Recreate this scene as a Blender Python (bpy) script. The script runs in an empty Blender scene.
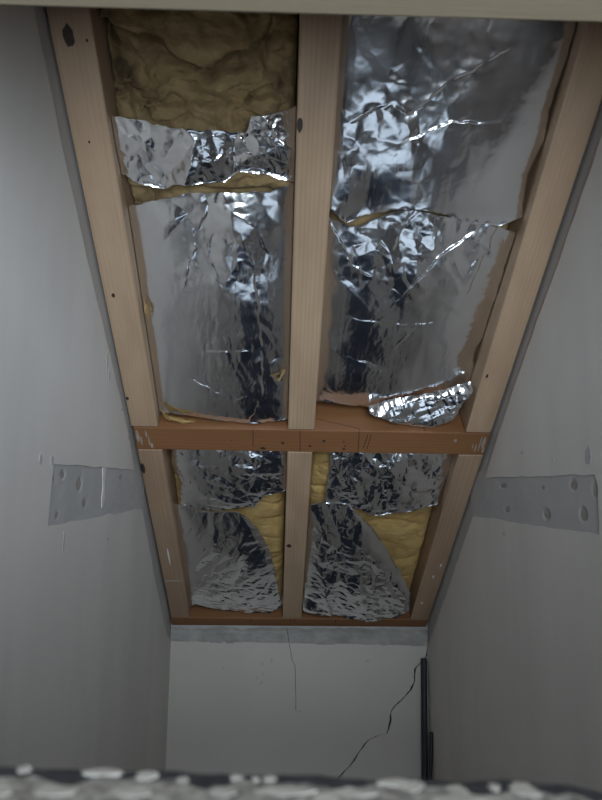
import bpy, bmesh, math, random
import numpy as np
from mathutils import Matrix, Vector
from mathutils.geometry import delaunay_2d_cdt

SC = bpy.context.scene
COL = SC.collection
random.seed(7)

# ------------------------------------------------------------------ camera
cam_d = bpy.data.cameras.new('camera')
cam = bpy.data.objects.new('camera', cam_d)
COL.objects.link(cam)
r_ = Vector((0.999336, -0.033230, 0.014944))
u_ = Vector((-0.019463, -0.140127, 0.989942))
f_ = Vector((0.030802, 0.989576, 0.140681))
cam.matrix_world = Matrix(((r_.x, u_.x, -f_.x, 0), (r_.y, u_.y, -f_.y, 0), (r_.z, u_.z, -f_.z, 0), (0, 0, 0, 1)))
cam_d.sensor_fit = 'VERTICAL'
cam_d.sensor_height = 24.0
cam_d.lens = 24.0 * 602.124 / 800.0
cam_d.clip_start = 0.01
cam_d.dof.use_dof = True
cam_d.dof.focus_distance = 1.35
cam_d.dof.aperture_fstop = 6.5
SC.camera = cam

# ------------------------------------------------------------------ light and exposure
W = bpy.data.worlds.new('world')
SC.world = W
W.use_nodes = True
bg = W.node_tree.nodes['Background']
bg.inputs[0].default_value = (0.50, 0.51, 0.53, 1)
bg.inputs[1].default_value = 0.15


def area(name, loc, rot, sx, sy, power, color):
    l = bpy.data.lights.new(name, 'AREA')
    l.shape = 'RECTANGLE'
    l.size, l.size_y = sx, sy
    l.energy = power
    l.color = color
    o = bpy.data.objects.new(name, l)
    o.location = loc
    o.rotation_euler = rot
    COL.objects.link(o)
    return o


# daylight through the window of the room behind the opening
area('window_daylight', (0.28, -1.25, -0.10), (math.radians(90), 0, 0), 1.1, 1.9, 66.0, (0.74, 0.87, 1.0))
SC.view_settings.view_transform = 'Standard'
SC.view_settings.look = 'None'
SC.view_settings.gamma = 1.0
SC.view_settings.use_curve_mapping = False
SC.view_settings.exposure = 0.6

# ------------------------------------------------------------------ measures (metres)
PHI = 0.7186
CP, SP, TP = math.cos(PHI), math.sin(PHI), math.tan(PHI)
D, ZB = 2.1043, -0.4662          # back wall, and where the rafters' underside meets it
XL, XR = -0.3562, 0.5038         # side walls
ZF = -1.30                       # floor
AX, AS, AN = Vector((1, 0, 0)), Vector((0, -CP, SP)), Vector((0, -SP, -CP))


def C(x, s, h=0.0):              # point of the slope: across, up the slope, into the room
    return Vector((x, D, ZB)) + AX * (x * 0) + AS * s + AN * h


def frame(x, s, h=0.0):
    p = C(x, s, h)
    return Matrix(((1, 0, 0, p.x), (0, -CP, -SP, p.y), (0, SP, -CP, p.z), (0, 0, 0, 1)))


def zc(y):
    return ZB + (D - y) * TP


# ------------------------------------------------------------------ helpers
def tag(o, label=None, cat=None, group=None, kind=None):
    if label: o['label'] = label
    if cat: o['category'] = cat
    if group: o['group'] = group
    if kind: o['kind'] = kind
    return o


def link(name, me, mat=None, parent=None, mw=None):
    o = bpy.data.objects.new(name, me)
    COL.objects.link(o)
    if mat: me.materials.append(mat)
    if parent: o.parent = parent
    if mw is not None: o.matrix_world = mw
    return o


def from_bm(name, bm, mat, parent=None, mw=None, smooth=False):
    bmesh.ops.recalc_face_normals(bm, faces=bm.faces[:])
    me = bpy.data.meshes.new(name)
    bm.to_mesh(me)
    bm.free()
    if smooth:
        me.polygons.foreach_set('use_smooth', [True] * len(me.polygons))
    return link(name, me, mat, parent, mw)


def empty(name, mw):
    o = bpy.data.objects.new(name, None)
    COL.objects.link(o)
    o.empty_display_size = 0.05
    o.matrix_world = mw
    return o


def box_bm(x0, x1, y0, y1, z0, z1, bev=0.0, seg=2):
    bm = bmesh.new()
    bmesh.ops.create_cube(bm, size=1)
    for v in bm.verts:
        v.co = Vector(((x0 + x1) / 2 + v.co.x * (x1 - x0), (y0 + y1) / 2 + v.co.y * (y1 - y0), (z0 + z1) / 2 + v.co.z * (z1 - z0)))
    if bev:
        bmesh.ops.bevel(bm, geom=bm.edges[:], offset=bev, segments=seg, profile=0.5, affect='EDGES')
    return bm


def prism(pts, off):             # planar outline (3-D points) extruded by a vector
    bm = bmesh.new()
    a = [bm.verts.new(p) for p in pts]
    b = [bm.verts.new(Vector(p) + off) for p in pts]
    n = len(pts)
    bm.faces.new(a)
    bm.faces.new(b[::-1])
    for i in range(n):
        bm.faces.new((a[i], b[i], b[(i + 1) % n], a[(i + 1) % n]))
    bm.normal_update()
    bmesh.ops.triangulate(bm, faces=[f for f in bm.faces if len(f.verts) > 4], ngon_method='EAR_CLIP')
    return bm


def jag(poly, step, amp, rng, closed=False):   # a polyline broken into short uneven steps
    out = []
    n = len(poly) if closed else len(poly) - 1
    for i in range(n):
        a, b = np.array(poly[i]), np.array(poly[(i + 1) % len(poly)])
        d = b - a
        L = math.hypot(*d)
        k = max(1, int(L / step))
        nn = np.array((-d[1], d[0])) / max(L, 1e-9)
        for j in range(k):
            o = 0 if j == 0 else rng.uniform(-amp, amp)
            out.append(tuple(a + d * j / k + nn * o))
    if not closed: out.append(tuple(poly[-1]))
    return out


class Noise:
    def __init__(s, seed):
        r = np.random.RandomState(seed)
        s.p = np.concatenate([r.permutation(256)] * 3)
        a = r.rand(256) * 2 * np.pi
        s.g = np.stack([np.cos(a), np.sin(a)], -1)

    def __call__(s, x, y):
        xi, yi = np.floor(x).astype(int), np.floor(y).astype(int)
        xf, yf = x - xi, y - yi
        xi &= 255
        yi &= 255
        u, v = xf ** 3 * (xf * (xf * 6 - 15) + 10), yf ** 3 * (yf * (yf * 6 - 15) + 10)

        def gr(i, j, dx, dy):
            g = s.g[s.p[s.p[i] + j]]
            return g[..., 0] * dx + g[..., 1] * dy
        a = gr(xi, yi, xf, yf)
        b = gr(xi + 1, yi, xf - 1, yf)
        c = gr(xi, yi + 1, xf, yf - 1)
        d = gr(xi + 1, yi + 1, xf - 1, yf - 1)
        return (a * (1 - u) + b * u) * (1 - v) + (c * (1 - u) + d * u) * v

    def fbm(s, x, y, o=4):
        t, a, f = 0, 1.0, 1.0
        for i in range(o):
            t = t + a * s(x * f + 17 * i, y * f + 9 * i)
            a *= .5
            f *= 2.03
        return t


def facets(px, py, cell, seed):
    """Flat facets meeting in sharp creases: random heights interpolated on a random triangulation."""
    r = np.random.RandomState(seed)
    x0, x1, y0, y1 = px.min() - cell, px.max() + cell, py.min() - cell, py.max() + cell
    nx, ny = max(3, int((x1 - x0) / cell) + 1), max(3, int((y1 - y0) / cell) + 1)
    pts, = [[(x0 + (i + r.uniform(-.45, .45)) * (x1 - x0) / (nx - 1), y0 + (j + r.uniform(-.45, .45)) * (y1 - y0) / (ny - 1))
             for i in range(-1, nx + 1) for j in range(-1, ny + 1)]]
    V, _, F, *_ = delaunay_2d_cdt([Vector(p) for p in pts], [], [], 0, 1e-9)
    hv = r.uniform(-1, 1, len(V))
    out = np.zeros_like(px)
    for f in F:
        a, b, c = (V[i] for i in f)
        m = ((px >= min(a.x, b.x, c.x)) & (px <= max(a.x, b.x, c.x)) & (py >= min(a.y, b.y, c.y)) & (py <= max(a.y, b.y, c.y)))
        if not m.any(): continue
        X, Y = px[m], py[m]
        den = (b.y - c.y) * (a.x - c.x) + (c.x - b.x) * (a.y - c.y)
        if abs(den) < 1e-12: continue
        l1 = ((b.y - c.y) * (X - c.x) + (c.x - b.x) * (Y - c.y)) / den
        l2 = ((c.y - a.y) * (X - c.x) + (a.x - c.x) * (Y - c.y)) / den
        l3 = 1 - l1 - l2
        ok = (l1 >= -1e-6) & (l2 >= -1e-6) & (l3 >= -1e-6)
        t = out[m]
        t[ok] = (l1 * hv[f[0]] + l2 * hv[f[1]] + l3 * hv[f[2]])[ok]
        out[m] = t
    return out


def resample(poly, n):
    P = np.array(poly, float)
    d = np.concatenate([[0], np.cumsum(np.hypot(*np.diff(P, axis=0).T))])
    t = np.linspace(0, d[-1], n)
    return np.stack([np.interp(t, d, P[:, 0]), np.interp(t, d, P[:, 1])], -1)


def grid_faces(nv, nu):
    i = np.arange(nv * nu).reshape(nv, nu)
    return np.stack([i[:-1, :-1], i[:-1, 1:], i[1:, 1:], i[1:, :-1]], -1).reshape(-1, 4)


def mesh_from(name, V, F, smooth=True):
    me = bpy.data.meshes.new(name)
    me.from_pydata([tuple(v) for v in V.tolist()], [], F.tolist())
    if smooth: me.polygons.foreach_set('use_smooth', [True] * len(me.polygons))
    me.update()
    return me


# ------------------------------------------------------------------ materials
class Mat:
    def __init__(s, name):
        s.m = bpy.data.materials.new(name)
        s.m.use_nodes = True
        s.t = s.m.node_tree
        s.b = s.t.nodes['Principled BSDF']

    def n(s, typ, **kw):
        nd = s.t.nodes.new(typ)
        for k, v in kw.items():
            if k in nd.inputs: nd.inputs[k].default_value = v
            else: setattr(nd, k, v)
        return nd

    def l(s, a, b): s.t.links.new(a, b)

    def coords(s, scale=(1, 1, 1), rand=True):
        tc = s.n('ShaderNodeTexCoord')
        mp = s.n('ShaderNodeMapping')
        mp.inputs['Scale'].default_value = scale
        s.l(tc.outputs['Object'], mp.inputs['Vector'])
        if rand:
            oi = s.n('ShaderNodeObjectInfo')
            mu = s.n('ShaderNodeMath', operation='MULTIPLY')
            mu.inputs[1].default_value = 3.7
            s.l(oi.outputs['Random'], mu.inputs[0])
            s.l(mu.outputs[0], mp.inputs['Location'])
        return mp.outputs['Vector']

    def noise(s, vec, scale, detail=4, rough=.55, dist=0.0):
        n = s.n('ShaderNodeTexNoise')
        n.inputs['Scale'].default_value = scale
        n.inputs['Detail'].default_value = detail
        n.inputs['Roughness'].default_value = rough
        n.inputs['Distortion'].default_value = dist
        s.l(vec, n.inputs['Vector'])
        return n.outputs['Fac']

    def ramp(s, fac, stops):
        r = s.n('ShaderNodeValToRGB')
        e = r.color_ramp.elements
        while len(e) < len(stops): e.new(.5)
        for el, (p, c) in zip(e, stops):
            el.position = p
            el.color = (*c, 1)
        s.l(fac, r.inputs['Fac'])
        return r.outputs['Color']

    def mix(s, fac, a, b, mode='MIX'):
        m = s.n('ShaderNodeMix', data_type='RGBA', blend_type=mode)
        for sock, v in ((m.inputs['Factor'], fac), (m.inputs[6], a), (m.inputs[7], b)):
            if isinstance(v, (int, float)): sock.default_value = v
            elif isinstance(v, tuple): sock.default_value = (*v, 1)
            else: s.l(v, sock)
        return m.outputs[2]

    def bump(s, h, strength, dist):
        b = s.n('ShaderNodeBump')
        b.inputs['Strength'].default_value = strength
        b.inputs['Distance'].default_value = dist
        s.l(h, b.inputs['Height'])
        s.l(b.outputs['Normal'], s.b.inputs['Normal'])

    def base(s, c):
        if isinstance(c, tuple): s.b.inputs['Base Color'].default_value = (*c, 1)
        else: s.l(c, s.b.inputs['Base Color'])


def plain(name, c, rough=.7, metal=0.0):
    m = Mat(name)
    m.base(c)
    m.b.inputs['Roughness'].default_value = rough
    m.b.inputs['Metallic'].default_value = metal
    return m.m


def wood(name, light, dark, rings=150.0, along=(1.0, 0.045, 1.0), stain=None, rough=.6, wob=.012, fadeamt=.85):
    m = Mat(name)
    v = m.coords(along)
    warp = m.noise(v, 9, 2)
    wv = m.n('ShaderNodeVectorMath', operation='MULTIPLY_ADD')
    m.l(warp, wv.inputs[0])
    wv.inputs[1].default_value = (wob, wob, wob)
    m.l(v, wv.inputs[2])
    w = m.n('ShaderNodeTexWave', wave_type='BANDS', bands_direction='Y' if along[0] < .5 else 'X', wave_profile='SIN')
    w.inputs['Scale'].default_value = rings / 6.283 * 1.0
    w.inputs['Distortion'].default_value = 2.6
    w.inputs['Detail'].default_value = 2
    w.inputs['Detail Scale'].default_value = 1.5
    m.l(wv.outputs[0], w.inputs['Vector'])
    mid = tuple(.4 * a + .6 * b for a, b in zip(dark, light))
    c = m.ramp(w.outputs['Fac'], [(0.0, mid), (0.4, tuple(.15 * a + .85 * b for a, b in zip(dark, light))), (1.0, light)])
    fade = m.noise(m.coords((.08, 1, 1) if along[0] < .5 else (1, .08, 1)), 38, 2)
    c = m.mix(m.ramp(fade, [(.38, (0, 0, 0)), (.62, (fadeamt,) * 3)]), c, tuple(.12 * a + .88 * b for a, b in zip(dark, light)))
    fib = m.noise(v, 420, 3, .6)
    c = m.mix(.22, c, m.ramp(fib, [(.3, tuple(.72 * a for a in light)), (.7, light)]), 'MIX')
    big = m.noise(m.coords((.25, 1, 1) if along[0] < .5 else (1, .25, 1)), 14, 3)
    c = m.mix(m.ramp(big, [(.35, (0, 0, 0)), (.7, (.45, .45, .45))]), c, stain or tuple(.8 * a for a in dark), 'MIX')
    m.base(c)
    m.b.inputs['Roughness'].default_value = rough
    m.bump(fib, .25, .0008)
    return m.m


def plaster(name, c1, c2, scale=6, bumpd=.0012, rough=.85, speck=None, streak=None):
    m = Mat(name)
    v = m.coords((1, 1, 1), False)
    c = m.ramp(m.noise(v, scale, 5, .6), [(.3, c1), (.7, c2)])
    if streak:
        c = m.mix(m.ramp(m.noise(m.coords((1, 1, .22), False), 5, 3), [(.45, (0, 0, 0)), (.65, (.5, .5, .5))]), c, streak)
    if speck:
        c = m.mix(m.ramp(m.noise(v, 70, 3), [(.62, (0, 0, 0)), (.72, (1, 1, 1))]), c, speck)
    m.base(c)
    m.b.inputs['Roughness'].default_value = rough
    m.bump(m.noise(v, 60, 5, .6), .3, bumpd)
    return m.m


PINE = wood('pale_pine', (.46, .315, .20), (.30, .185, .11), rings=250)
PINE_LINED = wood('straight_grained_pine', (.47, .325, .205), (.25, .15, .085), rings=240, fadeamt=.25)
PINE_OLD = wood('aged_pine', (.40, .265, .17), (.24, .14, .08), rings=170, wob=.05, fadeamt=.35)
RED = wood('reddish_brown_timber', (.25, .112, .042), (.14, .055, .02), rings=200, along=(.06, 1.0, 1.0), stain=(.16, .062, .024), fadeamt=.4, wob=.03)
DECKM = wood('dark_roof_deck', (.10, .07, .05), (.05, .035, .025), rings=200)
LINM = wood('cream_painted_wood', (.30, .24, .16), (.28, .222, .148), rings=200, along=(.05, 1, 1), stain=(.28, .222, .148))
PAINT = plaster('light_grey_wall_paint', (.62, .57, .52), (.66, .61, .56), 3, .0006, .7, streak=(.54, .50, .455))
PAINT_BACK = plaster('dimmed_back_wall_paint', (.515, .465, .41), (.555, .505, .45), 3, .0006, .7)  # wall paint darkened and warmed for the weaker, wood-tinted light at the back
PLASTER = plaster('bare_grey_plaster', (.40, .38, .36), (.47, .45, .425), 9, .002, .95)
DENT = plaster('tan_gypsum_core', (.27, .24, .20), (.36, .33, .29), 60)
MORTAR = plaster('rough_mortar', (.26, .245, .22), (.42, .40, .365), 14, .004, .95)
CRACK = plain('painted_crack_shade', (.02, .02, .02), .95)
GAP = plain('dark_void_lining', (.03, .026, .022), .95)
FLOORM = plaster('dark_blue_grey_strip', (.024, .031, .052), (.036, .046, .074), 30, .004, 1.0)
FLOORB = plaster('pale_floor_boards', (.36, .33, .29), (.42, .39, .35), 8, .001, .6)
REFLECTM = plaster('pale_reflector_surface', (.62, .66, .71), (.68, .72, .76), 8, .001, .3)
POLEM = plain('black_plastic', (.022, .022, .026), .45)
KNOT = plain('dark_wood_knot', (.035, .02, .012), .6)
RUST = plain('rusty_nail_hole', (.025, .015, .012), .8)
WHITEP = plaster('white_paint_flake', (.62, .61, .60), (.74, .73, .72), 60, .0008, .7)
LEDGE = plaster('dark_stained_ledge', (.014, .014, .016), (.045, .045, .048), 120, .002, .8)
FLAKE = plaster('dull_white_paint_flake', (.33, .30, .26), (.46, .425, .37), 60, .0008, .8)
OLDPAINT = plaster('grey_mottled_old_paint', (.07, .062, .054), (.42, .385, .335), 190, .001, .8)


def wool_mat(name, a, b, dirt):
    m = Mat(name)
    v = m.coords((1, 1, 1), True)
    c = m.ramp(m.noise(v, 22, 5, .62, .8), [(.25, a), (.75, b)])
    c = m.mix(m.ramp(m.noise(v, 9, 4, .6, 1.0), [(.5, (0, 0, 0)), (.72, (.8, .8, .8))]), c, dirt)
    m.base(c)
    m.b.inputs['Roughness'].default_value = 1.0
    m.bump(m.noise(m.coords((1, 3.2, 1), True), 150, 6, .72, 1.6), 1.0, .006)
    return m.m


WOOL = wool_mat('yellow_glass_wool', (.56, .345, .10), (.72, .49, .20), (.42, .23, .07))
WOOL_DIRTY = wool_mat('dusty_yellow_glass_wool', (.38, .245, .10), (.58, .41, .20), (.09, .053, .025))


def foil_mat():
    m = Mat('aluminium_foil')
    m.base((.86, .86, .87))
    m.b.inputs['Metallic'].default_value = 1.0
    v = m.coords((1, 1, 1), True)
    r = m.n('ShaderNodeMapRange')
    m.l(m.noise(v, 12, 3), r.inputs['Value'])
    r.inputs['To Min'].default_value = .10
    r.inputs['To Max'].default_value = .26
    m.l(r.outputs[0], m.b.inputs['Roughness'])
    m.bump(m.noise(v, 90, 3, .5), .05, .002)
    return m.m


FOIL = foil_mat()

# ------------------------------------------------------------------ setting: floor, roof deck, walls
NRM = random.Random(3)
fl = tag(from_bm('floor', box_bm(XL - .06, XR + .06, -.9, D + .06, ZF - .05, ZF), FLOORB), kind='structure')
o = from_bm('reflected_dark_strip', box_bm(-.21, .36, .51, D - .01, ZF, ZF + .008), FLOORM, parent=fl)  # added out of view so the foil mirrors dark bands
o['label'] = 'unseen dark blue grey strip added for the foil to reflect'
o = from_bm('pale_reflector', box_bm(XL - .05, XR + .05, -.9, .50, ZF, ZF + .01), REFLECTM, parent=fl)  # added out of view as a bright reflector for the upper foil
o['label'] = 'unseen pale blue grey slab added to brighten the foil reflections'
tag(from_bm('ceiling', box_bm(XL - .06, XR + .06, -.10, 2.26, -.18, -.155), DECKM, mw=frame(0, 0)), kind='structure',
    label='dark roof boarding above the insulation')


def yz_wall(name, x, sgn, skin, marks):
    """A side wall: bare plaster slab, and over it the painted skin that stops short of the slope and of a bare band."""
    top = [(-.0, ZF), (0, zc(0) + .22), (D + .06, zc(D + .06) + .22), (D + .06, ZF)]
    w = from_bm(name, prism([(x + sgn * .002, a, b) for a, b in top], Vector((sgn * .06, 0, 0))), PLASTER)
    tag(w, kind='structure')
    rng = random.Random(int(abs(x) * 1000))
    pts = skin[:2] + jag(skin[2:-1], .035, .0022, rng) + [skin[-1]]
    s = from_bm('painted_skin', prism([(x + sgn * .004, a, b) for a, b in pts], Vector((-sgn * .0068, 0, 0))), PAINT, parent=w)
    s['label'] = 'light grey painted plaster skin with ragged edges'
    return w


wl = yz_wall('wall_left', XL, -1,
             [(0, ZF), (0, 1.33), (.12, 1.22), (.759, .647), (.903, .512), (1.093, .354), (1.25, .232), (1.395, .116), (1.472, .031),
              (1.235, .030), (.953, .027), (.947, -.067), (1.25, -.066), (1.577, -.065), (1.80, -.285), (2.02, -.478), (2.1043, -.517), (2.1043, ZF)], None)
wr = yz_wall('wall_right', XR, 1,
             [(0, ZF), (0, 1.33), (.12, 1.22), (.70, .71), (.881, .556), (.979, .466), (1.20, .282), (1.372, .128), (1.477, .025),
              (1.25, .026), (.955, .025), (.946, .010), (.949, -.07), (1.3, -.071), (1.577, -.072), (1.80, -.270), (2.02, -.465), (2.1043, -.53), (2.1043, ZF)], None)


def blob(name, wall, x, sgn, y, z, ry, rz, t, m, seed, label=None):
    rng = random.Random(seed)
    k = 14
    pts = [(x, y + ry * math.cos(i * 6.283 / k) * rng.uniform(.75, 1.15), z + rz * math.sin(i * 6.283 / k) * rng.uniform(.75, 1.15)) for i in range(k)]
    o = from_bm(name, prism(pts, Vector((-sgn * t, 0, 0))), m, parent=wall)
    if label: o['label'] = label
    return o


def patch(wall, x, sgn, y0, y1, z0, z1, dents, seed):
    """The bare band: a rough plaster bed with screw-hole dents pressed into it."""
    ny, nz = 200, 60
    Y, Z = np.meshgrid(np.linspace(y0, y1, ny), np.linspace(z0, z1, nz))
    n = Noise(seed)
    h = .0012 + .0005 * n.fbm(Y * 25, Z * 60, 4)
    for dy, dz, ry, rz, dep in dents:
        q = ((Y - dy) / (ry * .8)) ** 2 + ((Z - dz) / (rz * .8)) ** 2
        h = h - dep * .5 * np.exp(-q ** 4)
    V = np.stack([x - sgn * h + 0 * Y, Y, Z], -1).reshape(-1, 3)
    o = link('bare_plaster_patch', mesh_from('bare_plaster_patch', V, grid_faces(nz, ny)), PLASTER, parent=wall)
    o['label'] = 'band of bare grey plaster with dents'
    for k, (dy, dz, ry, rz, dep) in enumerate(dents):
        blob('dent', wall, x - sgn * (.0012 - dep * .5 + .0009), sgn, dy, dz, ry * .62, rz * .62, .0003, DENT, seed * 50 + k)
    return o


patch(wl, XL, -1, .935, 1.60, -.085, .045,
      [(1.00, .012, .014, .010, .0035), (1.085, -.004, .018, .016, .004), (1.12, -.038, .014, .012, .0035), (.985, -.052, .010, .010, .0025), (.96, .006, .006, .010, .002), (1.36, .012, .02, .008, .003)], 5)
patch(wr, XR, 1, .935, 1.60, -.09, .043,
      [(1.03, .008, .016, .013, .004), (1.00, -.040, .016, .016, .0045), (1.14, -.046, .020, .014, .004), (1.36, .006, .03, .008, .004), (1.15, .003, .010, .006, .002), (1.34, -.046, .022, .010, .0035), (.957, .0, .012, .018, .003)], 6)


# small scars in the painted skins
for y, z, ry, rz in [(.90, .032, .007, .008), (.945, .033, .006, .008), (1.28, -.115, .007, .004), (1.02, -.098, .003, .018), (1.33, .16, .006, .004), (1.40, .105, .006, .008), (1.20, .24, .006, .02), (1.22, .215, .006, .015)]:
    blob('scar', wl, XL + .0027, -1, y, z, ry, rz, .0006, PLASTER, int(y * 1e4))
for y, z, ry, rz in [(1.24, .075, .008, .004), (1.36, -.10, .008, .004), (.97, .055, .011, .015), (1.1, .052, .004, .003)]:
    blob('scar', wr, XR - .0027, 1, y, z, ry, rz, .0006, PLASTER, int(y * 1e4) + 1)
# a run of white paint across the left band
pts = [(1.215, .034), (1.240, .034), (1.236, .0), (1.243, -.03), (1.235, -.046), (1.225, -.05), (1.221, -.035), (1.225, -.01), (1.219, .012)]
o = from_bm('paint_drip', prism([(XL + .0012, a, b) for a, b in pts], Vector((.0012, 0, 0))), PAINT, parent=wl)
o['label'] = 'pale vertical run of paint across the bare band'

# back wall
bw = tag(from_bm('wall_back', box_bm(XL, XR, D, D + .06, ZF, ZB + .25), PLASTER), kind='structure')
CR = [(.5025, -.535), (.5015, -.547), (.497, -.560), (.488, -.573), (.467, -.591), (.459, -.602), (.457, -.625), (.4575, -.640), (.449, -.655), (.443, -.668), (.427, -.684), (.412, -.699), (.395, -.713), (.380, -.730), (.376, -.745), (.377, -.757), (.373, -.774),
      (.370, -.788), (.365, -.802), (.350, -.805), (.335, -.808), (.318, -.814), (.302, -.823), (.285, -.843), (.270, -.862), (.262, -.876), (.243, -.900), (.211, -.930), (.17, -.99), (.14, -1.08), (.06, -1.2), (.03, ZF)]
rng = random.Random(12)
CRJ = jag(CR, .006, .0012, rng)
wd = [.0024 + .0007 * math.sin(i * .7) + rng.uniform(-.0006, .0006) for i in range(len(CRJ))]
topL = jag([(XL, -.517), (-.1, -.5185), (.2, -.522), (.4, -.5245), (CRJ[0][0] - .003, -.526)], .03, .0014, rng)
left = [(XL, ZF)] + topL + [(a - w, b) for (a, b), w in zip(CRJ, wd)]
right = [(a + w, b) for (a, b), w in zip(CRJ, wd)] + [(XR, ZF), (XR, -.530)]
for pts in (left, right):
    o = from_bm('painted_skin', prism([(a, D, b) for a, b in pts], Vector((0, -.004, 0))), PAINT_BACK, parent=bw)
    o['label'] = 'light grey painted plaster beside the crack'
# dark strip painted behind the gap for the shade inside the crack
bm = bmesh.new()
A = [bm.verts.new((a - .004, D - .0006, b)) for a, b in CRJ]
B = [bm.verts.new((a + .004 if a + .004 < XR else XR, D - .0006, b)) for a, b in CRJ]
for i in range(len(A) - 1): bm.faces.new((A[i], B[i], B[i + 1], A[i + 1]))
o = from_bm('crack', bm, CRACK, parent=bw)
o['label'] = 'dark jagged crack running down from the right corner'
HC = jag([(.030, -.474), (.036, -.510), (.049, -.575), (.059, -.591), (.061, -.65), (.064, -.731), (.088, -.737)], .01, .0012, rng)
bm = bmesh.new()
A = [bm.verts.new((a - .0008, D - .0066 if b > -.52 else D - .0042, b)) for a, b in HC]
B = [bm.verts.new((a + .0008, D - .0066 if b > -.52 else D - .0042, b)) for a, b in HC]
for i in range(len(A) - 1): bm.faces.new((A[i], B[i], B[i + 1], A[i + 1]))
o = from_bm('hairline_crack', bm, CRACK, parent=bw)
o['label'] = 'thin hairline crack below the middle rafter'
# strip of rough mortar above the painted skin
nx, nz = 320, 40
U, V_ = np.meshgrid(np.linspace(0, 1, nx), np.linspace(0, 1, nz))
n = Noise(31)
X = XL + U * (XR - XL)
ztop = ZB - .004 + .010 * n.fbm(X * 14, X * 0 + 3, 4)
zbot = -.521 - .006 * U
Z = zbot + (ztop - zbot) * V_
H = .0035 + .0030 * n.fbm(X * 16, Z * 40, 5) + .003 * np.exp(-((V_ - .95) / .12) ** 2)
V3 = np.stack([X, D - H, Z], -1).reshape(-1, 3)
o = link('mortar_strip', mesh_from('mortar_strip', V3, grid_faces(nz, nx)), MORTAR, parent=bw)
o['label'] = 'rough unpainted mortar strip along the top'
for i, (x, z) in enumerate([(-.18, -.60), (-.05, -.585), (-.045, -.62), (-.065, -.63), (-.052, -.645), (-.02, -.575), (.30, -.575)]):
    k = 9
    pts = [(x + .006 * math.cos(j * .7) * rng.uniform(.3, 1.1), D - .0039, z + .008 * math.sin(j * .7) * rng.uniform(.3, 1.1)) for j in range(k)]
    from_bm('scar', prism(pts, Vector((0, -.0006, 0))), PLASTER, parent=bw)

for i, (a, b_, y1) in enumerate(((XL, XL + .014, .58), (XR - .014, XR, .76))):   # unseen dark side boards added to darken the foil's reflections
    tag(from_bm('dark_blocker_%d' % (i + 2), box_bm(a, b_, .21, y1, ZF, .74 if y1 < .6 else .62), DECKM), kind='structure', label='unseen dark side board added to darken the foil reflections')
# unseen board added to hold back light and reflect dark, and near wall above the opening the camera looks through
PANEL = -.95
tag(from_bm('dark_blocker_1', box_bm(XL, XR, .165, .20, PANEL, -.151), DECKM), kind='structure', label='unseen dark board added below the ledge to shape light and reflections')
tag(from_bm('wall_front', box_bm(XL, XR, .34, .44, .50, 1.32), PAINT), kind='structure', label='painted wall above the cream lintel')

# ------------------------------------------------------------------ timbers of the slope
def beam(name, x0, x1, s0, s1, h0, h1, m, label, cat, group=None, bev=.003, ragged=0.0, seed=0):
    cx, cs, ch = (x0 + x1) / 2, (s0 + s1) / 2, h0
    bm = box_bm(x0 - cx, x1 - cx, s0 - cs, s1 - cs, h0 - ch, h1 - ch, bev)
    o = from_bm(name, bm, m, mw=frame(cx, cs, ch))
    tag(o, label, cat, group)
    o['c'] = (cx, cs, ch)
    return o


def onface(parent, name, x, s, rx, rs, m, hh=0.0, t=.0004, seed=0, k=12):
    """a small flat mark (knot, nail hole, saw line) let into the face of a timber"""
    cx, cs, ch = parent['c']
    rng = random.Random(seed)
    pts = [(x - cx + rx * math.cos(i * 6.283 / k) * rng.uniform(.8, 1.1), s - cs + rs * math.sin(i * 6.283 / k) * rng.uniform(.8, 1.1), hh - ch) for i in range(k)]
    return from_bm(name, prism(pts, Vector((0, 0, t))), m, parent=parent)


def lineon(parent, name, x0, s0, x1, s1, w, m, hh=0.0, t=.0003):
    cx, cs, ch = parent['c']
    d = Vector((x1 - x0, s1 - s0)).normalized()
    n_ = Vector((-d.y, d.x)) * w / 2
    pts = [(x0 + n_.x - cx, s0 + n_.y - cs, hh - ch), (x1 + n_.x - cx, s1 + n_.y - cs, hh - ch), (x1 - n_.x - cx, s1 - n_.y - cs, hh - ch), (x0 - n_.x - cx, s0 - n_.y - cs, hh - ch)]
    return from_bm(name, prism(pts, Vector((0, 0, t))), m, parent=parent)


ST = 2.14                        # rafters run up behind the lintel
G = 'pine rafters of the roof slope'
rul = beam('rafter', -.3545, -.291, .9065, ST, -.12, 0, PINE, 'long pale pine rafter against the left wall with a big dark knot near its top', 'rafter', G, .0035)
rum = beam('rafter', .0145, .0775, .9065, ST, -.12, 0, PINE_LINED, 'long pale pine rafter in the middle above the reddish cross timber', 'rafter', G)
rur = beam('rafter', .439, .501, .9065, ST, -.12, 0, PINE, 'long pale pine rafter against the right wall above the reddish cross timber', 'rafter', G, .004)
rll = beam('rafter', -.351, -.290, .0475, .8305, -.12, 0, PINE_OLD, 'short paint-scuffed rafter at the left wall below the cross timber', 'rafter', G)
rlm = beam('rafter', .0145, .0765, .0475, .8305, -.12, -.0005, PINE_LINED, 'short middle rafter with one oval knot below the cross timber', 'rafter', G)
rlr = beam('rafter', .438, .500, .0475, .8305, -.12, 0, PINE_OLD, 'short wavy-grained rafter at the right wall below the cross timber', 'rafter', G)
pur = beam('purlin', -.3505, .5005, .832, .905, -.12, 0, RED, 'reddish brown cross timber with nail holes and saw marks between upper and lower rafters', 'timber', None, .002)
plate = beam('wall_plate', -.3545, .4995, -.006, .046, -.10, 0, RED, 'dark reddish timber along the foot of the slope above the back wall', 'timber', None, .002)

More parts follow.
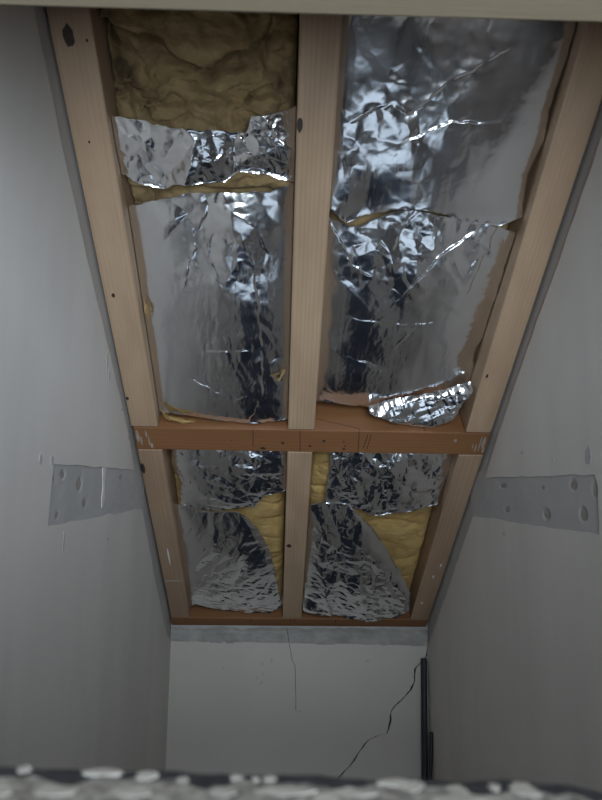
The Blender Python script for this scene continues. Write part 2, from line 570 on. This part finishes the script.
onface(rul, 'knot', -.328, 1.705, .0085, .016, KNOT, seed=1)
for x, s in [(-.302, 1.70), (-.327, 1.553)]: onface(rul, 'nail_hole', x, s, .0018, .0025, RUST, seed=2)
for x, s in [(-.336, 1.262), (-.349, .995)]: onface(rul, 'knot', x, s, .0035, .005, KNOT, seed=3)
onface(rum, 'knot', .0195, 1.590, .005, .012, KNOT, seed=5)
onface(rlm, 'knot', .027, .447, .007, .0085, KNOT, hh=-.0005, seed=6)
onface(rur, 'knot', .449, 1.08, .003, .006, KNOT, seed=7)
onface(rll, 'paint_smear', -.322, .39, .003, .045, WHITEP, seed=8)
lineon(rll, 'paint_line', -.349, .262, -.295, .262, .006, FLAKE)
for x, s in [(.46, .15), (.47, .30), (.482, .36)]: onface(rlr, 'paint_smear', x, s, .003, .008, WHITEP, seed=int(s * 100))
onface(rll, 'hole', -.346, .765, .006, .02, RUST, seed=9)
for x, s, rr in [(.003, .862, .0035), (.102, .871, .0035), (.069, .853, .003), (-.047, .843, .004), (.154, .855, .002), (-.042, .8425, .003), (.15, .87, .002), (.152, .845, .003), (-.12, .868, .0015)]:
    onface(pur, 'nail_hole', x, s, rr * 1.2, rr * 1.1, RUST, seed=int(abs(x) * 1000))
for a in [(-.068, .902, -.069, .848), (.043, .903, .046, .834), (.184, .904, .188, .833), (.206, .895, .199, .848), (.214, .895, .208, .845)]:
    lineon(pur, 'saw_mark', *a, .0016, RUST)
SMEAR = plaster('thin_grey_smear', (.26, .19, .14), (.36, .30, .26), 60)
for k, (x, s, rx, rs) in enumerate([(-.343, .875, .004, .022), (-.336, .860, .0025, .016), (-.322, .885, .002, .012), (-.318, .862, .0022, .018), (-.313, .846, .0035, .009), (.482, .87, .0025, .026), (.490, .875, .004, .022), (.474, .855, .002, .014), (.466, .862, .0015, .010), (.494, .850, .003, .012), (.42, .88, .004, .006)]):
    onface(pur, 'paint_smear', x, s, rx, rs, SMEAR, seed=k + 20, k=9)
for x in (-.09, .04, .055, .19): lineon(plate, 'saw_mark', x, .042, x + .001, .022, .0022, RUST)
# marks on the purlin's upper side, which faces the camera


def upmark(x0, h0, x1, h1, w):
    cx, cs, ch = pur['c']
    d = Vector((x1 - x0, h1 - h0)).normalized()
    n_ = Vector((-d.y, d.x)) * w / 2
    y = .905 - cs
    pts = [(x0 + n_.x - cx, y, h0 + n_.y - ch), (x1 + n_.x - cx, y, h1 + n_.y - ch), (x1 - n_.x - cx, y, h1 - n_.y - ch), (x0 - n_.x - cx, y, h0 - n_.y - ch)]
    from_bm('saw_mark', prism(pts, Vector((0, .0003, 0))), RUST, parent=pur)


upmark(.082, -.042, .184, -.010, .0015)
upmark(.184, -.010, .186, -.001, .0015)
upmark(.335, -.030, .345, -.004, .002)

# lintel over the opening and its ledge below, both close to the camera
bm = box_bm(XL, XR, .34, .44, 0, .125, .004)
for v in bm.verts: v.co.z += .3775 + .0119 * (v.co.x - .03)
o = from_bm('lintel', bm, LINM)
tag(o, 'cream painted timber lintel crossing the top of the view', 'lintel')

# ------------------------------------------------------------------ insulation batts with foil facing
def wool_body(parent, c, x0, x1, s0, s1, h, amp, seed, m, scale=20, folds=()):
    nu, nv = int((x1 - x0) / .0021), int((s1 - s0) / .0021)
    X, S = np.meshgrid(np.linspace(x0, x1, nu), np.linspace(s1, s0, nv))
    n = Noise(seed)
    wx = X + .012 * n.fbm(X * 18, S * 18 + 5, 3)
    ws = S + .012 * n.fbm(X * 18 + 40, S * 18, 3)
    H = h - amp * 1.0 + amp * .6 * n.fbm(wx * scale * .5, ws * scale, 4) + amp * 2.2 * np.sqrt(np.abs(n.fbm(wx * scale * .4 + 9, ws * scale * .75, 2)) + .0006)
    H = H + amp * .45 * np.abs(n.fbm(wx * scale * 1.6, ws * scale * 2.6 + 3, 3)) + .0009 * n.fbm(wx * 120, ws * 260, 3)
    e = np.minimum(np.minimum(X - x0, x1 - X), np.minimum(S - s0, s1 - S))
    H = H - .022 * np.exp(-(e / .010))
    for pts, dep, wdt in folds:                      # deep creases where the wool is torn or folded
        P = resample(pts, 60)
        d = np.full(X.shape, 9.0)
        sd = np.zeros(X.shape)
        for q, (tx, ts) in zip(P, np.gradient(P, axis=0)):
            dd = np.hypot(wx - q[0], ws - q[1])
            b = dd < d
            d[b] = dd[b]
            sd[b] = ((wx - q[0]) * ts - (ws - q[1]) * tx)[b] / math.hypot(tx, ts)
        H = H + dep * np.exp(-d / (wdt * 5)) * np.clip(sd / .004, -.5, .5) - abs(dep) * 1.2 * np.exp(-(d / (wdt * .55)) ** 2) * np.clip(.5 + 1.5 * n.fbm(X * 20, S * 20 + 8, 2), 0, 1.4)
    V = np.stack([X - c[0], S - c[1], H - c[2]], -1).reshape(-1, 3)
    F = grid_faces(nv, nu)
    i = np.arange(nv * nu).reshape(nv, nu)
    rim = np.concatenate([i[0, :], i[1:, -1], i[-1, -2::-1], i[-2:0:-1, 0]])
    B = V[rim].copy()
    B[:, 2] = -.152 - c[2]
    k = len(V) + np.arange(len(rim))
    side = np.stack([rim, k, np.roll(k, -1), np.roll(rim, -1)], -1)
    me = mesh_from('wool', np.concatenate([V, B]), np.concatenate([F, side]))
    return link('wool', me, m, parent=parent)


def foil(parent, c, top, bot, left=None, right=None, h=(-.035, -.035), bulge=.012, layers=(), seed=0, res=.0016, curl=.003,
         tilt=None, blobs=(), name='foil_facing', vexp=3.0, edge_drop=.004, jagamp=.0015, creases=(), steps=None):
    rng = random.Random(seed)
    top, bot = jag(top, .006, jagamp, rng), jag(bot, .006, jagamp, rng)
    left = jag(left, .006, jagamp, rng) if left else [top[0], bot[0]]
    right = jag(right, .006, jagamp, rng) if right else [top[-1], bot[-1]]
    Lx = max(p[0] for p in top + bot + left + right) - min(p[0] for p in top + bot + left + right)
    Ls = max(p[1] for p in top + bot) - min(p[1] for p in top + bot)
    nu, nv = max(30, int(Lx / res)), max(30, int(Ls / res))
    T, B, L, R = resample(top, nu), resample(bot, nu), resample(left, nv), resample(right, nv)
    u, v = np.linspace(0, 1, nu)[None, :, None], np.linspace(0, 1, nv)[:, None, None]
    P = (1 - v) * T[None] + v * B[None] + (1 - u) * L[:, None] + u * R[:, None] \
        - ((1 - u) * (1 - v) * T[0] + u * (1 - v) * T[-1] + (1 - u) * v * B[0] + u * v * B[-1])
    X, S = P[..., 0], P[..., 1]
    u, v = u[..., 0] + 0 * X, v[..., 0] + 0 * X
    n = Noise(seed + 100)
    H = h[0] + (h[1] - h[0]) * v
    prof = (1 - np.abs(2 * u - 1) ** 2.4) * (1 - np.abs(2 * v - 1) ** vexp)
    H = H + bulge * prof
    H = H - edge_drop * (np.exp(-u * Lx / .012) + np.exp(-(1 - u) * Lx / .012)) * (h[0] < -.01)
    wx = X + .006 * n.fbm(X * 30, S * 30, 3)
    ws = S + .006 * n.fbm(X * 30 + 31, S * 30 + 7, 3)
    for kind, cell, amp, ang, an, mask in layers:    # crumpling, layer upon layer
        ca, sa = math.cos(ang), math.sin(ang)
        px, py = (wx * ca + ws * sa), (-wx * sa + ws * ca) / an
        if kind == 'f':
            z = facets(px, py, cell, seed + int(cell * 1e4))
        elif kind == 'r':
            z = .6 - np.abs(n.fbm(px / cell, py / cell, 3)) * 2
        else:
            z = n.fbm(px / cell, py / cell, 2)
        a = np.full(X.shape, mask[0])
        for q in range(1, len(mask), 5):
            bu, bv, ru, rv, w = mask[q:q + 5]
            a = a + w * np.exp(-((u - bu) / ru) ** 2 - ((v - bv) / rv) ** 2)
        H = H + amp * a * z
    for pts, amp, wdt in creases:                    # single folds seen in the photograph
        Q = resample(pts, 50)
        d = np.full(X.shape, 9.0)
        sd = np.zeros(X.shape)
        for q, (tx, ts) in zip(Q, np.gradient(Q, axis=0)):
            dd = np.hypot(wx - q[0], ws - q[1])
            m_ = dd < d
            d[m_] = dd[m_]
            sd[m_] = ((wx - q[0]) * ts - (ws - q[1]) * tx)[m_] / math.hypot(tx, ts)
        H = H + amp * np.exp(-d / (wdt * 5)) * np.clip(sd / .0018, -.5, .5) * np.clip(.6 + 1.6 * n.fbm(X * 25 + 3, S * 25, 2), 0, 1.3)
    for bu, bv, ru, rv, a in blobs:
        H = H + a * np.exp(-((u - bu) / ru) ** 2 - ((v - bv) / rv) ** 2)
    ed = np.minimum(v, 1 - v) * Ls
    H = H + curl * np.exp(-ed / .006) * (.6 + 1.2 * n.fbm(X * 22, S * 22, 2))
    V = np.stack([X - c[0], S - c[1], H - c[2]], -1).reshape(-1, 3)
    me = mesh_from(name, V, grid_faces(nv, nu)[:, ::-1])
    return link(name, me, FOIL, parent=parent)


def fibres(parent, c, x0, x1, s0, s1, h, count, m, seed):
    '''loose strands standing off the wool'''
    rng = random.Random(seed)
    bm = bmesh.new()
    for _ in range(count):
        x, s_, a = rng.uniform(x0, x1), rng.uniform(s0, s1), rng.gauss(0, .7)
        for k in range(5):
            L, b_ = rng.uniform(.012, .035), a + rng.gauss(0, .35)
            prev = None
            for i in range(6):
                t = i / 5 - .5
                q = Vector((x + L * t * math.cos(b_) + rng.gauss(0, .0012), s_ + L * t * math.sin(b_) + rng.gauss(0, .0012), h + .006 - .03 * t * t + rng.gauss(0, .001))) - Vector(c)
                rr = .00055 * (1.2 - abs(2 * t))
                ring = [bm.verts.new(q + Vector((rr * math.cos(j * 2.094), rr * math.sin(j * 2.094), rr * math.sin(j * 2.094 + 1)))) for j in range(3)]
                if prev:
                    for j in range(3): bm.faces.new((prev[j], prev[(j + 1) % 3], ring[(j + 1) % 3], ring[j]))
                prev = ring
    return tag(from_bm('loose_fibres', bm, m, parent=parent), kind='stuff')


def batt(x, s, label):
    c = (x, s, -.15)
    e = empty('insulation_batt', frame(*c))
    tag(e, label, 'insulation', 'glass wool batts between the rafters')
    return e, c


LX0, LX1, RX0, RX1 = -.2890, .0130, .0790, .4370
FINE = [1.0]

# upper left bay
b, c = batt(-.14, 1.8, 'dirty yellow glass wool batt with torn foil on its lower half atop the left bay')
wool_body(b, c, LX0 + .001, LX1 - .001, 1.461, 2.13, -.040, .016, 41, WOOL_DIRTY, 24,
          folds=[([(-.285, 1.715), (-.22, 1.700), (-.17, 1.668), (-.13, 1.655), (-.09, 1.675), (-.03, 1.70)], -.030, .010),
                 ([(-.285, 1.61), (-.2, 1.60), (-.15, 1.61), (-.1, 1.60), (-.03, 1.625)], .018, .006), ([(-.16, 1.64), (-.11, 1.63), (-.06, 1.645)], -.012, .004),
                 ([(-.12, 1.76), (-.07, 1.73), (-.05, 1.69)], .016, .006), ([(-.03, 1.72), (-.04, 1.66), (-.02, 1.62)], .016, .005), ([(-.283, 1.72), (-.276, 1.66), (-.262, 1.615)], .024, .007), ([(-.10, 1.655), (-.075, 1.66)], .02, .005), ([(-.20, 1.635), (-.17, 1.65)], .015, .004), ([(-.07, 1.61), (-.05, 1.635), (-.015, 1.64)], -.02, .005)])
fibres(b, c, -.28, .01, 1.60, 1.76, -.040, 70, WOOL_DIRTY, 3)
foil(b, c, top=[(LX0, 1.591), (-.23, 1.583), (-.181, 1.577), (-.122, 1.573), (-.07, 1.571), (-.063, 1.589), (-.06, 1.598), (-.022, 1.603), (.003, 1.608), (LX1, 1.613)],
     bot=[(LX0, 1.492), (-.261, 1.475), (-.218, 1.467), (-.194, 1.479), (-.154, 1.482), (-.11, 1.483), (-.083, 1.502), (-.044, 1.5), (LX1, 1.484)],
     h=(-.018, -.022), bulge=.005, seed=1, res=.0013,
     layers=[('f', .055, .011, .5, 1, (1,)), ('f', .022, .0035, 1.0, 1.5, (.5, .7, .4, .4, .5, .8)), ('f', .010, .0011, .2, 1, (.5, .7, .5, .35, .5, 1))])
b, c = batt(-.14, 1.2, 'large foil-faced batt in the left bay directly above the cross timber')
wool_body(b, c, LX0 + .001, LX1 - .001, .908, 1.460, -.052, .010, 42, WOOL_DIRTY)
foil(b, c, top=[(LX0, 1.43), (-.248, 1.441), (-.192, 1.455), (-.156, 1.462), (-.102, 1.464), (-.03, 1.468), (LX1, 1.482)],
     bot=[(LX0, .936), (-.254, .931), (-.196, .921), (-.101, .911), (-.041, .913), (LX1, .922)],
     h=(-.032, -.022), bulge=.009, vexp=10, seed=2, res=.0016, blobs=[(.72, .6, .28, .7, .007), (.66, .34, .22, .15, .007)],
     layers=[('s', .16, .003, 0, 1, (1,)), ('f', .055, .009, .6, 1.2, (.04, .64, .15, .28, .18, 1.2)), ('f', .020, .0026, .3, 1.6, (.02, .65, .15, .25, .20, 1.0, .85, .75, .10, .3, .8)),
             ('f', .030, .0012, .1, 2.4, (.25, .65, .75, .25, .3, 1.0)), ('r', .05, .0004, 1.57, .35, (.1, .6, .6, .3, .35, 1.0))],
     creases=[([(-.135, 1.45), (-.16, 1.40), (-.19, 1.30)], .0045, .003), ([(-.06, 1.30), (-.05, 1.22), (-.045, 1.0), (-.07, .94)], .003, .005),
              ([(-.16, 1.12), (-.06, 1.13)], .0016, .002), ([(-.2, 1.04), (-.14, 1.0)], .0016, .002), ([(-.15, .98), (-.07, 1.0)], .0014, .002)])



def tuft(parent, c, pts, spread, n_, m, seed, r=.0007):
    '''a wisp of loose glass wool: a bunch of thin bent strands'''
    rng = random.Random(seed)
    bm = bmesh.new()
    P = [Vector(p) for p in pts]
    for _ in range(n_):
        o = [Vector([rng.gauss(0, spread) for _ in range(3)]) for _ in P]
        a, b_ = rng.uniform(0, .3), rng.uniform(.7, 1)
        prev = None
        for i in range(9):
            t = (a + (b_ - a) * i / 8) * (len(P) - 1)
            k = min(int(t), len(P) - 2)
            q = (P[k] + o[k]).lerp(P[k + 1] + o[k + 1], t - k) - Vector(c)
            rr = r * (1 - .7 * i / 8) * rng.uniform(.8, 1.3)
            ring = [bm.verts.new(q + Vector((rr * math.cos(j * 2.094), rr * math.sin(j * 2.094), rr * math.sin(j * 2.094 + 1)))) for j in range(3)]
            if prev:
                for j in range(3): bm.faces.new((prev[j], prev[(j + 1) % 3], ring[(j + 1) % 3], ring[j]))
            prev = ring
    return from_bm('wool_tuft', bm, m, parent=parent)


tuft(b, c, [(-.280, .955, -.014), (-.268, .934, -.006), (-.235, .922, -.006), (-.20, .918, -.010)], .003, 34, WOOL, 1)
tuft(b, c, [(-.281, 1.24, -.018), (-.278, 1.215, -.008), (-.279, 1.19, -.018)], .0022, 16, WOOL, 2)
tuft(b, c, [(.006, 1.085, -.012), (-.008, 1.05, -.008), (-.040, 1.062, -.020)], .002, 9, WOOL, 3)

# upper right bay
b, c = batt(.26, 1.8, 'foil-faced batt at the top of the right bay with a big wrinkled sheet')
wool_body(b, c, RX0 + .001, RX1 - .001, 1.440, 2.13, -.055, .010, 43, WOOL)
foil(b, c, top=[(RX0, 2.12), (.25, 2.12), (RX1, 2.12)],
     right=[(RX1, 2.12), (.436, 1.70), (.430, 1.62), (.4370, 1.57), (.424, 1.51), (.428, 1.475), (RX1, 1.435)],
     bot=[(RX0, 1.44), (.112, 1.411), (.137, 1.424), (.173, 1.435), (.209, 1.445), (.237, 1.446), (.284, 1.44), (.344, 1.424), (.396, 1.418), (RX1, 1.435)],
     h=(-.030, -.022), bulge=.010, seed=3, res=.0018,
     layers=[('s', .22, .006, .4, 1, (1,)), ('f', .10, .006, .9, 1.3, (.15, .3, .80, .4, .10, 1.0)), ('f', .030, .0028, .3, 1.5, (.04, .28, .80, .3, .09, 1.0, .1, .50, .2, .05, .8, .2, .93, .14, .06, -.7)), ('f', .016, .0007, .1, 1.2, (.15, .3, .75, .35, .3, .8))],
     blobs=[(.20, .99, .15, .10, -.012)], creases=[([(.12, 1.60), (.16, 1.625), (.2, 1.61), (.26, 1.66), (.31, 1.69)], -.004, .004), ([(.20, 1.565), (.27, 1.60), (.31, 1.60)], .003, .003)])
b, c = batt(.26, 1.2, 'foil-faced batt in the right bay with a crumpled flap over the cross timber')
wool_body(b, c, RX0 + .001, RX1 - .001, .935, 1.436, -.055, .010, 44, WOOL_DIRTY)
foil(b, c, top=[(RX0, 1.422), (.11, 1.411), (.135, 1.406), (.161, 1.422), (.193, 1.436), (.233, 1.442), (.268, 1.436), (.345, 1.424), (.405, 1.412), (RX1, 1.401)],
     right=[(RX1, 1.401), (.435, 1.33), (.4370, 1.25), (.4360, 1.14), (.427, 1.10), (.4370, 1.06), (RX1, 1.01)],
     bot=[(RX0, .952), (.139, .943), (.2, .935), (.285, .940), (.354, .959), (RX1, 1.01)],
     h=(-.030, -.056), bulge=.020, vexp=4, seed=4, res=.0016,
     layers=[('s', .14, .004, 0, 1, (1,)), ('f', .06, .007, .9, 1.2, (.15, .5, .12, .5, .16, 1.1)), ('f', .022, .0024, .5, 1.5, (.12, .5, .15, .5, .16, 1.0)),
             ('r', .05, .0004, 1.4, .4, (.1, .35, .7, .25, .3, 1.0)), ('f', .030, .0012, .3, 2.0, (.2, .4, .8, .3, .3, 1.2))],
     creases=[([(.09, 1.40), (.13, 1.33), (.18, 1.30)], .0035, .006), ([(.26, 1.30), (.30, 1.36), (.36, 1.41)], .004, .008), ([(.14, 1.205), (.22, 1.195), (.31, 1.20)], .0012, .002), ([(.14, 1.10), (.22, 1.075)], .0012, .002), ([(.28, 1.20), (.24, 1.12)], .0014, .002), ([(.39, 1.39), (.37, 1.28)], .004, .006)])
foil(b, c, top=[(.206, .947), (.252, .973), (.343, .997), (.430, 1.035)], bot=[(.2065, .946), (.27, .922), (.314, .9115), (.357, .912), (.405, .94), (.432, 1.03)],
     h=(-.040, -.012), bulge=.010, seed=5, res=.001, name='foil_flap', curl=.001,
     layers=[('f', .075, .006, .42, .38, (1,)), ('s', .05, .002, .42, .4, (1,)), ('f', .03, .0008, .42, .5, (1,))])

# lower left bay
b, c = batt(-.14, .72, 'foil-faced batt in the lower left bay just under the cross timber')
wool_body(b, c, LX0 + .001, LX1 - .001, .671, .829, -.044, .008, 45, WOOL, 16)
foil(b, c, top=[(-.276, .8285), (-.14, .8285), (LX1, .8285)], left=[(-.276, .8285), (-.275, .721), (-.266, .683), (-.271, .601)],
     bot=[(-.271, .601), (-.221, .581), (-.18, .578), (-.103, .592), (-.07, .597), (-.042, .64), (LX1, .657)],
     h=(-.034, -.022), bulge=.010, seed=6, res=.0014, curl=.004,
     layers=[('f', .06, .007, .9, 1.6, (1,)), ('f', .022, .0028, 1.2, 1.8, (.6, .7, .5, .4, .5, .6)), ('f', .010, .0009, .5, 1, (.8,))])
b, c = batt(-.14, .26, 'foil-faced batt at the foot of the left bay with a curved right edge')
wool_body(b, c, LX0 + .001, LX1 - .001, .049, .669, -.046, .008, 46, WOOL, 16)
foil(b, c, top=[(LX0, .606), (-.26, .598), (-.222, .580), (-.18, .575), (-.14, .578), (-.115, .578), (-.098, .560)],
     right=[(-.098, .554), (-.063, .496), (-.028, .387), (-.006, .246), (.010, .10)],
     bot=[(LX0, .085), (-.269, .110), (-.238, .095), (-.174, .078), (-.1, .062), (-.027, .066), (.010, .10)],
     h=(-.022, -.012), bulge=.014, seed=7, res=.0013,
     layers=[('s', .15, .004, 0, 1, (1,)), ('f', .035, .0045, -.35, 2.6, (.15, .55, .5, .4, .4, 1.0)), ('f', .014, .0018, -.35, 2.6, (.15, .55, .5, .4, .4, 1.0)), ('f', .010, .0012, 1.3, 2.0, (.2, .6, .85, .4, .2, 1.2))])

# lower right bay
b, c = batt(.26, .72, 'foil-faced batt in the lower right bay just under the cross timber')
wool_body(b, c, RX0 + .001, RX1 - .001, .641, .829, -.044, .008, 47, WOOL, 12)
foil(b, c, top=[(.122, .8285), (.28, .8285), (.436, .8285)], left=[(.122, .8285), (.126, .731), (.121, .672), (.124, .619)], right=[(.436, .8285), (.437, .72), (.428, .621)],
     bot=[(.124, .619), (.177, .611), (.214, .591), (.264, .57), (.305, .58), (.359, .59), (.428, .621)],
     h=(-.034, -.020), bulge=.010, seed=8, res=.0013, curl=.0055,
     layers=[('f', .045, .005, .4, 1.3, (1,)), ('f', .020, .0030, .2, 1.3, (1,)), ('f', .009, .0010, .5, 1, (1,))])
b, c = batt(.26, .26, 'foil-faced batt at the foot of the right bay with bare wool beside its slanting flap')
wool_body(b, c, RX0 + .001, RX1 - .001, .049, .639, -.046, .008, 48, WOOL, 12)
foil(b, c, top=[(RX0, .609), (.121, .619), (.177, .603), (.196, .595)], right=[(.196, .595), (.261, .509), (.320, .405), (.370, .303), (.414, .209), (.425, .112)],
     bot=[(RX0, .11), (.136, .091), (.22, .063), (.305, .049), (.384, .070), (.425, .112)],
     h=(-.024, .004), bulge=.012, seed=9, res=.0013, edge_drop=.006, blobs=[(.06, .96, .08, .05, .006)],
     layers=[('s', .15, .004, 0, 1, (1,)), ('f', .05, .007, .15, 2.4, (1,)), ('f', .018, .0026, .1, 2.2, (.6, .6, .6, .4, .4, .6)), ('f', .011, .0014, 1.2, 1.6, (.4, .5, .9, .5, .25, 1.0))],
     creases=[([(.15, .60), (.17, .45), (.16, .35)], .004, .005)])

# ------------------------------------------------------------------ rods in the corner
def rod(name, a, b_, r, label):
    a, b_ = Vector(a), Vector(b_)
    d = b_ - a
    bm = bmesh.new()
    k = 20
    q = Vector((0, 0, 1)).rotation_difference(d.normalized()).to_matrix()
    rings = []
    for t, rr in ((0, r), (0, r), (1, r), (1, r * .72), (.97, r * .70)):
        rings.append([bm.verts.new(q @ Vector((rr * math.cos(i * 6.2832 / k), rr * math.sin(i * 6.2832 / k), 0)) + d * t) for i in range(k)])
    for A_, B_ in zip(rings[1:], rings[2:]):
        for i in range(k): bm.faces.new((A_[i], A_[(i + 1) % k], B_[(i + 1) % k], B_[i]))
    bm.faces.new(rings[1][::-1])
    bm.faces.new(rings[-1])
    for v in rings[0]: bm.verts.remove(v)
    o = from_bm(name, bm, POLEM, mw=Matrix.Translation(a), smooth=False)
    return tag(o, label, 'pipe')


rod('plastic_pipe', (.476, D - .045, ZF), (.4868, D - .0155, -.564), .0102, 'tall black pipe leaning in the corner beside the crack')
rod('plastic_pipe', (.468, D - .085, ZF), (.4965, D - .066, -.775), .0065, 'shorter thin black pipe leaning in front of the taller one')

# ------------------------------------------------------------------ rough ledge in the foreground
nx, ny = 420, 40
U, V_ = np.meshgrid(np.linspace(0, 1, nx), np.linspace(0, 1, ny) ** .5)
n = Noise(77)
X = XL + .002 + U * (XR - XL - .004)
Y = .095 + V_ * (.2245 - .095) + .003 * V_ * n.fbm(X * 45, X * 0, 3)
Zt = -.0978 - .027 * X + .0008 * n.fbm(X * 60, Y * 60, 4) - .012 * np.exp(-(1 - V_) / .006) - .003 * np.clip((X - .098) / .02, 0, 1)
V3 = np.stack([X, Y, Zt], -1).reshape(-1, 3)
F = grid_faces(ny, nx)
i = np.arange(nx * ny).reshape(ny, nx)
rim = np.concatenate([i[0, :], i[1:, -1], i[-1, -2::-1], i[-2:0:-1, 0]])
B = V3[rim].copy()
B[:, 2] = -.150
k = len(V3) + np.arange(len(rim))
F = np.concatenate([F, np.stack([rim, k, np.roll(k, -1), np.roll(rim, -1)], -1)])
lg = link('ledge', mesh_from('ledge', np.concatenate([V3, B]), F), LEDGE)
tag(lg, 'dark rough ledge with flaking white paint along the bottom of the view', 'ledge')


def ledge_z(x): return -.0978 - .027 * x - .003 * min(1, max(0, (x - .098) / .02))


rng = random.Random(5)
fe = []
x = XL + .01
while x < XR - .01:                                  # the paint film, ragged towards the far edge
    fe.append((x, .2125 + .0035 * math.sin(x * 210) * math.sin(x * 77) + rng.uniform(-.0015, .0015) - (.004 if .09 < x else 0)))
    x += .003
pts = [(XL + .01, .10)] + fe + [(XR - .01, .10)]
bm = bmesh.new()
up = [bm.verts.new((a, b_, ledge_z(a) + .0009)) for a, b_ in fe]
lo = [bm.verts.new((a, .10, ledge_z(a) + .0009)) for a, _ in fe]
dn = [bm.verts.new((a, b_ + .0006, ledge_z(a) - .0006)) for a, b_ in fe]
for j in range(len(fe) - 1):
    bm.faces.new((lo[j], lo[j + 1], up[j + 1], up[j]))
    bm.faces.new((up[j], up[j + 1], dn[j + 1], dn[j]))
o = from_bm('old_paint', bm, OLDPAINT, parent=lg)
o['label'] = 'grey and white mottled old paint film'


def flake(px, wpx, y, wy):
    x = -.092 + px * .000339
    rx, k = wpx * .00017, 11
    z = ledge_z(x) + .0012
    pts = [(x + rx * math.cos(j * 6.283 / k) * rng.uniform(.7, 1.2), y + wy * math.sin(j * 6.283 / k) * rng.uniform(.7, 1.2), z + rng.uniform(-.0002, .0002)) for j in range(k)]
    from_bm('paint_flake', prism(pts, Vector((0, 0, -.0010))), FLAKE, parent=lg)


for a in [(25, 14, .2185, .0025), (103, 38, .2175, .0025), (145, 24, .2165, .003), (182, 12, .214, .002), (234, 12, .217, .0015), (266, 12, .217, .0018), (252, 8, .216, .001), (390, 40, .2165, .0025), (70, 44, .2045, .003), (280, 60, .2085, .003), (222, 26, .2065, .003), (345, 44, .2085, .003),
          (405, 24, .2145, .0035), (448, 22, .2125, .003), (488, 12, .2155, .002), (515, 32, .2135, .0045), (580, 30, .2055, .003), (20, 30, .2045, .004), (440, 60, .206, .003), (140, 40, .205, .003), (320, 30, .204, .003)]:
    flake(*a)
for j in range(60):
    flake(rng.uniform(-250, 850), rng.uniform(10, 36), rng.uniform(.12, .202), rng.uniform(.002, .004))
